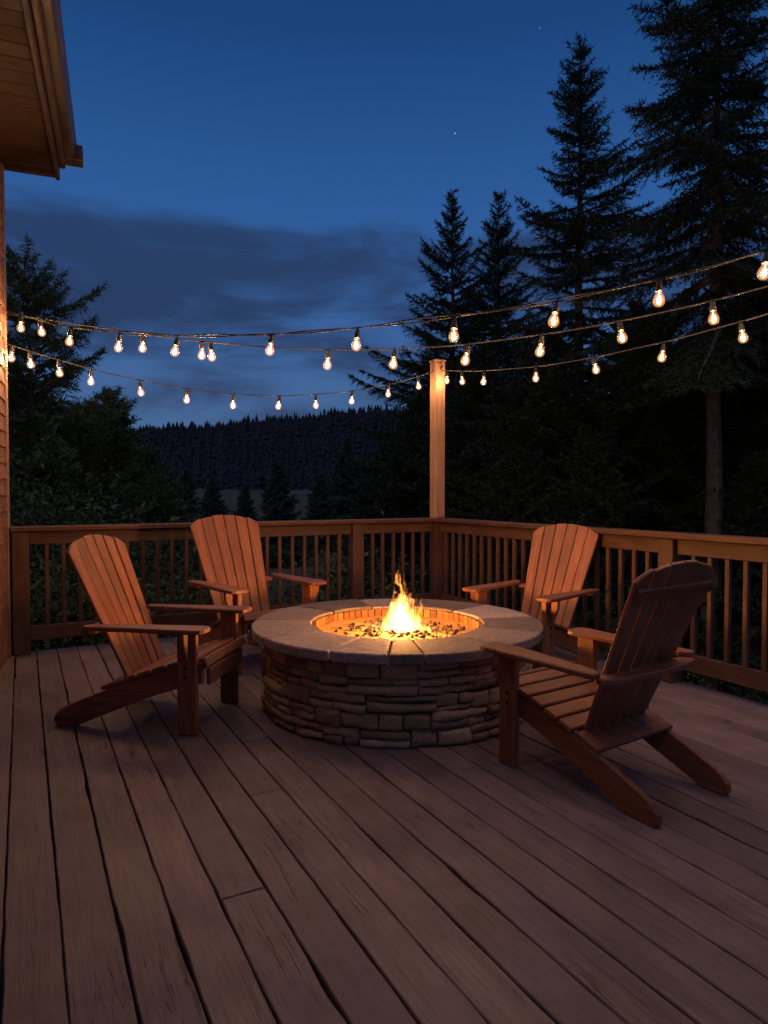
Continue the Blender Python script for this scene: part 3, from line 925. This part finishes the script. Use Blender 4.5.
def conifer(H, zb, Rm, seed, dz=.32, per=(5, 7), twig=.3, nl=.07, spacing=.035, droop=(-18, 38), pw=.9, bare=.12, jitter=.25, irregular=0., mat=None, sag=.18, nw=.011, lean=0):
    """crown triangles (needle tufts along twigs along whorled branches) and a trunk with limbs"""
    rg = np.random.default_rng(seed)
    rnd = random.Random(seed)
    wood_mb = MB()
    rt = .012 * H + .03
    tx = lambda z: lean * (z / H) ** 2 * H
    pts = [(tx(z) + .02 * math.sin(z * 1.3 + seed), .02 * math.cos(z * 1.1), z) for z in np.linspace(0, H, 16)]
    wood_mb.tube(pts, rt, 9, .008)
    VV, TT = [], []
    z = zb
    while z < H * .985:
        t = (z - zb) / (H - zb)
        prof = (1 - t) ** pw * min(1, .55 + t * 3.2) + .02
        n = rnd.randint(*per)
        a0 = rnd.uniform(0, 6.28)
        for k in range(n):
            if irregular and rnd.random() < irregular * .45: continue
            L = Rm * prof * (1 + rnd.uniform(-jitter, jitter) * 1.2) * (1 + irregular * rnd.uniform(-.7, .35))
            if L < .06: L = .06
            az = a0 + k * 2 * math.pi / n + rnd.uniform(-.35, .35)
            el = R(droop[0] + (droop[1] - droop[0]) * t + rnd.uniform(-9, 9))
            zz = z + rnd.uniform(-.5, .5) * dz
            d = np.array([math.cos(az), math.sin(az), 0.])
            side = np.array([-d[1], d[0], 0.])
            def bp(s):
                s = np.asarray(s)[..., None]
                return (np.array([tx(zz), 0, zz]) + d * (s * L * math.cos(el)) + np.array([0, 0, 1.]) * (s * L * math.sin(el) - sag * L * s ** 1.5 + .13 * L * s ** 3.2)
                        + side * (np.sin(s * 4 + k) * .03 * L))
            ps = bp(np.linspace(0, 1, 5))
            wood_mb.tube([tuple(p) for p in ps], max(.006, .022 * L ** .8), 4, .003)
            # twigs, both sides
            m = max(3, int(L / .085))
            s = np.linspace(bare if L > .5 else .05, 1., m) + rg.uniform(-.03, .03, m)
            s = np.clip(s, .03, 1)
            p0 = bp(s); tang = norm(bp(np.clip(s + .02, 0, 1.02)) - bp(s - .02))
            for sg in (-1, 1, 0):
                if sg == 0:
                    ln = np.full(m, .9 * L / m + nl * .8); td = norm(tang + rg.normal(0, .08, (m, 3)))
                else:
                    ln = twig * (1 - .35 * t ** 2) * L ** .8 * (1.02 - s) ** .7 * (.45 + .75 * np.minimum(1, s * 3)) * rg.uniform(.65, 1.25, m) + nl * .6
                    td = norm(tang * .75 + sg * side * rg.uniform(.7, 1.1, (m, 1)) + np.array([0, 0, -1.]) * rg.uniform(-.05, .45, (m, 1)))
                kk = np.maximum(2, (ln / spacing).astype(int))
                idx = np.repeat(np.arange(m), kk)
                fr = (np.concatenate([np.arange(q) for q in kk]) + .3) / kk[idx]
                base = p0[idx] + td[idx] * (ln[idx] * fr)[:, None] + np.array([0, 0, -1.]) * (.22 * ln[idx] * fr ** 2)[:, None]
                M_ = len(idx)
                for rep in range(2):
                    perp = norm(np.cross(td[idx], rg.normal(0, 1, (M_, 3))))
                    tipd = norm(td[idx] * .75 + perp * .75)
                    lnn = nl * rg.uniform(.7, 1.3, M_)[:, None]
                    wv = np.cross(tipd, rg.normal(0, 1, (M_, 3))); wv = norm(wv) * nw
                    tri = np.stack([base - wv, base + wv, base + tipd * lnn], 1)
                    VV.append(tri.reshape(-1, 3))
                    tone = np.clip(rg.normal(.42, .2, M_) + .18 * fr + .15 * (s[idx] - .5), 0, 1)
                    TT.append(np.repeat(tone, 3))
        z += dz * (1 - .45 * t) * rnd.uniform(.8, 1.2)
    # leader
    V_ = np.concatenate(VV); T_ = np.concatenate(TT)
    F_ = np.arange(len(V_)).reshape(-1, 3)
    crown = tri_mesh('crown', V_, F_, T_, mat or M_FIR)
    trunk = mesh_from('trunk', wood_mb.v, wood_mb.f, M_BARK)
    return crown, trunk

def place_tree(name, label, cat, meshes, loc, rz=0, sc=1., group=None):
    r = thing(name, label, cat, loc, rz, group)
    r.scale = (sc, sc, sc) if not isinstance(sc, tuple) else sc
    link('trunk', meshes[1], r); link('crown', meshes[0], r)
    return r
def spot(px, dist):
    x = (px - 384) / 680 * dist
    return x, dist
def tz(x, y): return height(x, y) - .1

TG = 'tall firs at right beyond the railing'
def fir(px, dist, topy, zb, Rm, seed, label, name='fir_tree', group=TG, **kw):
    x, y = spot(px, dist)
    g = tz(x, y)
    H = 1.25 + (492 - topy) / 680 * dist - g
    ms = conifer(H, zb - g, Rm, seed, **kw)
    return place_tree(name, label, 'tree', ms, (x, y, g), 0, 1., group), ms

# big fir at right: bare lower trunk, crown out of the top of the frame
fir(713, 12.5, -60, 3.7, 2.55, 3, 'largest dark fir at right with its bare trunk showing, top out of the picture', dz=.34, per=(6, 8), twig=.38, nl=.095, spacing=.036, droop=(-28, 22), jitter=.42, irregular=.35, sag=.17, pw=.6, nw=.013)
fir(577, 17, 47, -.8, 3.3, 5, 'tall pointed fir with its whole tip against the sky, beside the largest fir', dz=.40, per=(5, 7), twig=.37, nl=.105, spacing=.042, droop=(-28, 40), jitter=.36, nw=.015, sag=.13, irregular=.28, pw=.86)
fir(452, 23, 195, -2, 4.3, 8, 'slender fir left of its twin, its open branches reaching over the sky above the post', dz=.44, per=(5, 7), twig=.33, nl=.12, spacing=.05, droop=(-18, 44), jitter=.42, nw=.017, irregular=.3, sag=.12, pw=1.0)
fir(497, 24, 196, -2, 4.2, 13, 'slender fir between the tall pointed fir and its open-branched twin', dz=.42, per=(5, 7), twig=.33, nl=.12, spacing=.05, droop=(-20, 44), jitter=.38, nw=.017, irregular=.25, sag=.12, pw=1.0)
UG = 'dense dark firs filling the gap behind the right railing'
low, lm_ = fir(425, 20, 392, -2.4, 2.3, 21, 'low dense fir just behind the tall corner post', group=UG, dz=.24, per=(7, 9), twig=.42, nl=.13, spacing=.05, jitter=.3, nw=.02, pw=.7)
mid, mm_ = fir(545, 16, 330, -2.4, 2.5, 23, 'dense dark fir below the tall pointed fir, behind the lit chair back', group=UG, dz=.24, per=(7, 9), twig=.42, nl=.11, spacing=.046, jitter=.3, nw=.017, pw=.6)
for i, (px, dist, sc, ms, lab) in enumerate([
        (640, 15.5, 1.06, mm_, 'dense dark fir standing between the tall pointed fir and the largest trunk'),
        (482, 18.5, .98, mm_, 'dense dark fir right of the tall corner post, below the slender twin firs'),
        (768, 15, 1.1, mm_, 'dense dark fir at the far right edge, right of the largest trunk'),
        (700, 19, 1.15, lm_, 'dense dark fir hidden behind the largest bare trunk'),
        (590, 13.5, .72, lm_, 'low dark fir close behind the right railing, between the lit chair and the bare trunk'),
        (655, 16.5, .8, lm_, 'low dark fir behind the right railing, a little left of the bare trunk'),
        (762, 12.5, .66, lm_, 'low dark fir close behind the right railing, just right of the bare trunk'),
        (520, 14.5, .70, lm_, 'low dark fir close behind the railing corner, right of the light post'),
        (850, 13.5, 1.3, mm_, 'dense dark fir beyond the right edge of the view'),
        (392, 26, .9, lm_, 'dark fir left of the tall corner post, before the wooded hill')]):
    x, y = spot(px, dist)
    place_tree('fir_tree', lab, 'tree', ms, (x, y, tz(x, y)), i * 1.9 + .4, sc, UG)

# left: ragged pines
PG = 'ragged pines at left beyond the house corner'
fir(34, 14.5, 258, -1.5, 2.35, 31, 'tallest ragged pine next to the house corner, its tufted branches over the left sky', 'pine_tree', PG, mat=M_PINE, dz=.36, per=(5, 7), twig=.44, nl=.13, spacing=.05, droop=(0, 42), pw=.55, bare=.26, jitter=.45, irregular=.5, sag=.10, nw=.014, lean=-.012)
fir(113, 18, 395, -2, 2.4, 37, 'smaller pine with a pointed tip right of the tallest ragged pine', 'pine_tree', PG, mat=M_PINE, dz=.30, per=(5, 7), twig=.4, nl=.13, spacing=.05, droop=(-4, 40), pw=.7, bare=.15, jitter=.35, irregular=.3, nw=.016)
_, pm_ = fir(62, 17, 415, -2.3, 2.4, 41, 'bushy pine below the tallest ragged pine', 'pine_tree', PG, mat=M_PINE, dz=.25, per=(7, 9), twig=.44, nl=.14, spacing=.055, droop=(-8, 36), pw=.5, jitter=.35, irregular=.2, nw=.018)
for px, dist, sc, lab in [(10, 20, 1.2, 'bushy pine half hidden by the house corner'), (-60, 17, 1.5, 'bushy pine behind the house corner'), (98, 21, 1.1, 'bushy pine between the two pointed ragged pines'), (138, 24, .92, 'low bushy pine at the right end of the ragged pines')]:
    x, y = spot(px, dist)
    place_tree('pine_tree', lab, 'tree', pm_, (x, y, tz(x, y)), px, sc, PG)

# middle: young firs in the meadow
YG = 'young firs on the meadow below the hill'
_, ym = fir(278, 34, 463, -2.2, 1.65, 51, 'young pointed fir in the middle of the meadow, above the back left chair', 'young_fir', YG, mat=M_FIR2, dz=.3, per=(6, 8), twig=.42, nl=.17, spacing=.075, jitter=.3, nw=.03, pw=.9)
for px, dist, topy, lab in [(347, 46, 440, 'tallest young fir on the meadow, left of the corner post'), (320, 40, 474, 'small young fir between the two taller ones on the meadow'),
                            (212, 42, 478, 'small young fir on the meadow right of the pines'), (186, 60, 470, 'distant young fir at the edge of the meadow'),
                            (372, 44, 470, 'young fir on the meadow just left of the corner post'), (245, 52, 484, 'smallest young fir on the meadow'), (150, 36, 486, 'small young fir beside the pines')]:
    x, y = spot(px, dist); g = tz(x, y)
    H = 1.25 + (492 - topy) / 680 * dist - g
    H0 = 1.25 + (492 - 463) / 680 * 34 - tz(*spot(278, 34))
    place_tree('young_fir', lab, 'tree', ym, (x, y, g), px, H / H0, YG)

# shrubs: leaf clumps
def shrub_mesh(seed, n=42000, size=(1., 1., .8), leaf=.017, lumps=34):
    rg = np.random.default_rng(seed)
    c = norm(rg.normal(0, 1, (lumps, 3))) * rg.uniform(.35, .95, (lumps, 1)) * np.array(size)
    c[:, 2] = np.abs(c[:, 2]) * 1.0 + .15
    w = rg.integers(0, lumps, n)
    p = c[w] + rg.normal(0, .15, (n, 3)) * np.array([1, 1, .85])
    p[:, 2] = np.maximum(p[:, 2], .03)
    a = norm(rg.normal(0, 1, (n, 3)) + np.array([0, 0, .3])); b = norm(np.cross(a, rg.normal(0, 1, (n, 3))))
    l = leaf * rg.uniform(.6, 1.3, (n, 1))
    v = np.stack([p - a * l, p + b * l * .45, p + a * l, p - b * l * .45], 1).reshape(-1, 3)
    q = np.arange(n) * 4
    F_ = np.concatenate([np.stack([q, q + 1, q + 2], 1), np.stack([q, q + 2, q + 3], 1)])
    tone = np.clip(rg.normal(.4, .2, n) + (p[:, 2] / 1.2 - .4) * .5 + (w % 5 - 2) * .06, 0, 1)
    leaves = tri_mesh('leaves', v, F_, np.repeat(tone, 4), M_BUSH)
    mb = MB()
    for k in range(0, lumps, 2):
        e = Vector(c[k]); mb.tube([(0, 0, -.1), tuple(e * .5 + Vector((0, 0, .05))), tuple(e)], .02, 5, .005)
    return leaves, mesh_from('stem', mb.v, mb.f, M_BARK)
SM = [shrub_mesh(61), shrub_mesh(62, size=(1.1, .9, 1.)), shrub_mesh(63, size=(.9, 1.1, .7))]
SHRUBS = []
for i in range(13):
    a = -4.6 + i * .44
    SHRUBS.append((D(a + random.uniform(-.15, .15), 1.9 + random.uniform(0, 1.6)), random.uniform(2.0, 2.45), 'back'))
for i in range(9):
    SHRUBS.append((D(2.1 + random.uniform(0, 1.5), .8 - i * .95 + random.uniform(-.2, .2)), random.uniform(1.3, 1.6), 'right'))
for px, dist, sc in ((14, 10, 3.1), (50, 11.5, 3.3), (5, 12.5, 3.5), (92, 13.5, 3.0), (128, 14, 2.6), (168, 15, 2.4), (72, 10.5, 2.5)):
    x, y = spot(px, dist); SHRUBS.append((Vector((x, y, 0)), sc, 'left'))
SL = {'back': 'leafy dark green shrub behind the back railing, seen between its balusters',
      'right': 'leafy dark green shrub below the right railing, seen between its balusters',
      'left': 'tall leafy green shrub at left above the railing, below the ragged pines'}
for i, (p, sc, side) in enumerate(SHRUBS):
    r = thing('shrub', SL[side], 'shrub', (p.x, p.y, tz(p.x, p.y)), i * 2.3, {'back': 'shrubs behind the back railing', 'right': 'shrubs below the right railing', 'left': 'shrubs below the ragged pines'}[side])
    r.scale = (sc, sc, sc)
    lf, st = SM[i % 3]
    link('stem', st, r); link('leaves', lf, r)

# far wooded hill: one mass of small firs
def far_forest():
    rg = np.random.default_rng(77)
    n = 19000
    ang = rg.uniform(R(38), R(118), n); r = np.sqrt(rg.uniform(195 ** 2, 560 ** 2, n))
    x, y = r * np.cos(ang), r * np.sin(ang)
    VV, FF, TT = [], [], []
    o = 0
    for i in range(n):
        g = height(x[i], y[i]) - .5
        H = (rg.uniform(3, 6) if rg.random() < .8 else rg.uniform(6, 9.5)) * (.8 if r[i] < 230 else 1) * (1 + .4 * noise.noise((x[i] * .03, y[i] * .03, 2.2))); Rr = H * rg.uniform(.22, .4)
        tone = float(np.clip(rg.normal(.45, .22), 0, 1))
        lay = 3; m = 6
        for L_ in range(lay):
            z0 = H * (.08 + .78 * L_ / lay); z1 = H * (.08 + .78 * (L_ + 1) / lay) + H * .14
            rr = Rr * (1 - L_ / lay * .88)
            q = rg.uniform(0, 6.28) + np.arange(m) * 2 * np.pi / m
            rad = rr * rg.uniform(.6, 1.15, m)
            ring = np.stack([x[i] + rad * np.cos(q), y[i] + rad * np.sin(q), g + z0 + rg.uniform(-.04, .04, m) * H], 1)
            VV.append(ring); VV.append(np.array([[x[i], y[i], g + min(z1, H)]]))
            k = np.arange(m)
            FF.append(np.stack([o + k, o + (k + 1) % m, np.full(m, o + m)], 1))
            TT.append(np.full(m + 1, np.clip(tone + rg.normal(0, .1), 0, 1)))
            o += m + 1
    me = tri_mesh('forest', np.concatenate(VV), np.concatenate(FF), np.concatenate(TT), M_WOODS)
    ob = link('forest', me)
    tag(ob, 'dark forested hill in the distance below the clouds', 'forest', kind='stuff')
far_forest()

# ------------------------------------------------------------------ small dry leaves on the deck
M_DRY = leaf_mat('dry_leaf', (.12, .05, .02), (.25, .11, .04))
def dry_leaf(x, y, rz, sc, label):
    vs, fs = [], []
    out = [(0, 0), (.012, .012), (.03, .016), (.05, .0), (.03, -.016), (.012, -.012)]
    for a, b in out: vs.append((a * sc, b * sc, .004 + 3.5 * (a - .025) ** 2 * sc + abs(b) * .35 * sc))
    vs.append((.026 * sc, 0, .004))
    fs = [(i, (i + 1) % 6, 6) for i in range(6)]
    o = link('dry_leaf', mesh_from('dry_leaf', vs, fs, M_DRY, None, [random.random()] * 7), None, (x, y, 0), rz)
    tag(o, label, 'leaf')
def ground_pt(px, py):
    d = 680 * 1.25 / (py - 492); return (px - 384) / 680 * d, d
dry_leaf(*ground_pt(728, 724), .6, .75, 'small curled dry leaf on the deck boards right of the turned-away chair')
dry_leaf(*ground_pt(690, 716), 2.4, .45, 'tiny dry leaf on the deck boards nearer to the right railing')

# ------------------------------------------------------------------ sky, dusk light
world = bpy.data.worlds.new('World'); scene.world = world; world.use_nodes = True
nt = world.node_tree; L = nt.links
bg = nt.nodes['Background']
sky = nt.nodes.new('ShaderNodeTexSky'); sky.sky_type = 'NISHITA'; sky.sun_disc = False
sky.sun_elevation = R(-1.5); sky.sun_rotation = R(200); sky.air_density = 1.2; sky.ozone_density = 6.
tc = nt.nodes.new('ShaderNodeTexCoord')
sep = nt.nodes.new('ShaderNodeSeparateXYZ'); L.new(tc.outputs['Generated'], sep.inputs[0])
zc = math_node(nt, 'MAXIMUM', sep.outputs['Z'], 0.0)
dusk = ramp(nt, [(.0, (.072, .14, .29)), (.12, (.062, .14, .315)), (.24, (.044, .132, .355)), (.38, (.027, .106, .32)), (.55, (.011, .060, .20)), (1., (.003, .014, .06))])
L.new(zc, dusk.inputs[0])
base = mix_rgb(nt, .03, dusk.outputs[0], sky.outputs[0])
# low bank of stratus: noise in direction space, stretched sideways
mp = nt.nodes.new('ShaderNodeMapping'); mp.inputs['Scale'].default_value = (1.5, 1.5, 5.0); mp.inputs['Location'].default_value = (.35, .2, .45)
L.new(tc.outputs['Generated'], mp.inputs['Vector'])
cn = N(nt, 'ShaderNodeTexNoise', i_Scale=2.6, i_Detail=8, i_Roughness=.56, i_Distortion=.35); L.new(mp.outputs[0], cn.inputs['Vector'])
band = ramp(nt, [(.0, (.15, .15, .15)), (.13, (.24, .24, .24)), (.2, (.33, .33, .33)), (.33, (.46, .46, .46)), (.375, (.10, .10, .10)), (.45, (0, 0, 0))]); L.new(zc, band.inputs[0])
cm = math_node(nt, 'ADD', cn.outputs['Fac'], band.outputs[0])
cov = ramp(nt, [(.70, (0, 0, 0)), (1.0, (1, 1, 1))], 'EASE'); L.new(cm, cov.inputs[0])
ccol = ramp(nt, [(.0, (.034, .060, .14)), (.2, (.0205, .033, .085)), (.36, (.020, .044, .118))]); L.new(zc, ccol.inputs[0])
mix = mix_rgb(nt, math_node(nt, 'MULTIPLY', cov.outputs[0], .88), base, ccol.outputs[0])
# three faint stars
for d_, s_ in (((.1044, 1.016, .5273), .45), ((.229, 1.021, .682), .12)):
    d_ = Vector(d_).normalized()
    dot = nt.nodes.new('ShaderNodeVectorMath'); dot.operation = 'DOT_PRODUCT'; L.new(tc.outputs['Generated'], dot.inputs[0]); dot.inputs[1].default_value = d_
    st = math_node(nt, 'GREATER_THAN', dot.outputs['Value'], 1 - 3.2e-7)
    mix = mix_rgb(nt, 1.0, mix, mix_rgb(nt, st, (0., 0., 0.), (s_, s_, s_)), 'ADD')
L.new(mix, bg.inputs['Color'])
bg.inputs['Strength'].default_value = 1.0

sun = bpy.data.lights.new('afterglow', 'SUN'); sun.energy = .60; sun.angle = R(60); sun.color = (1., .75, .88)
so = bpy.data.objects.new('afterglow', sun); COL.objects.link(so); so.rotation_euler = (R(30), 0, R(-35))

# ------------------------------------------------------------------ camera
cam = bpy.data.cameras.new('camera'); cam.sensor_width = 36; cam.sensor_fit = 'AUTO'
cam.lens = 36 * 680 / 1024; cam.clip_end = 6000; cam.clip_start = .05
co = bpy.data.objects.new('camera', cam); COL.objects.link(co)
co.location = (0, 0, 1.25); co.rotation_euler = (math.pi / 2 - math.atan(20 / 680), 0, 0)
scene.camera = co

scene.render.engine = 'CYCLES'
scene.view_settings.view_transform = 'Standard'; scene.view_settings.look = 'None'; scene.view_settings.exposure = 0
cy = scene.cycles
cy.use_denoising = True
cy.max_bounces = 6; cy.diffuse_bounces = 3; cy.transparent_max_bounces = 24
cy.sample_clamp_indirect = 4.; cy.sample_clamp_direct = 0
cy.volume_step_rate = 1.0; cy.volume_max_steps = 128
cy.use_light_tree = True
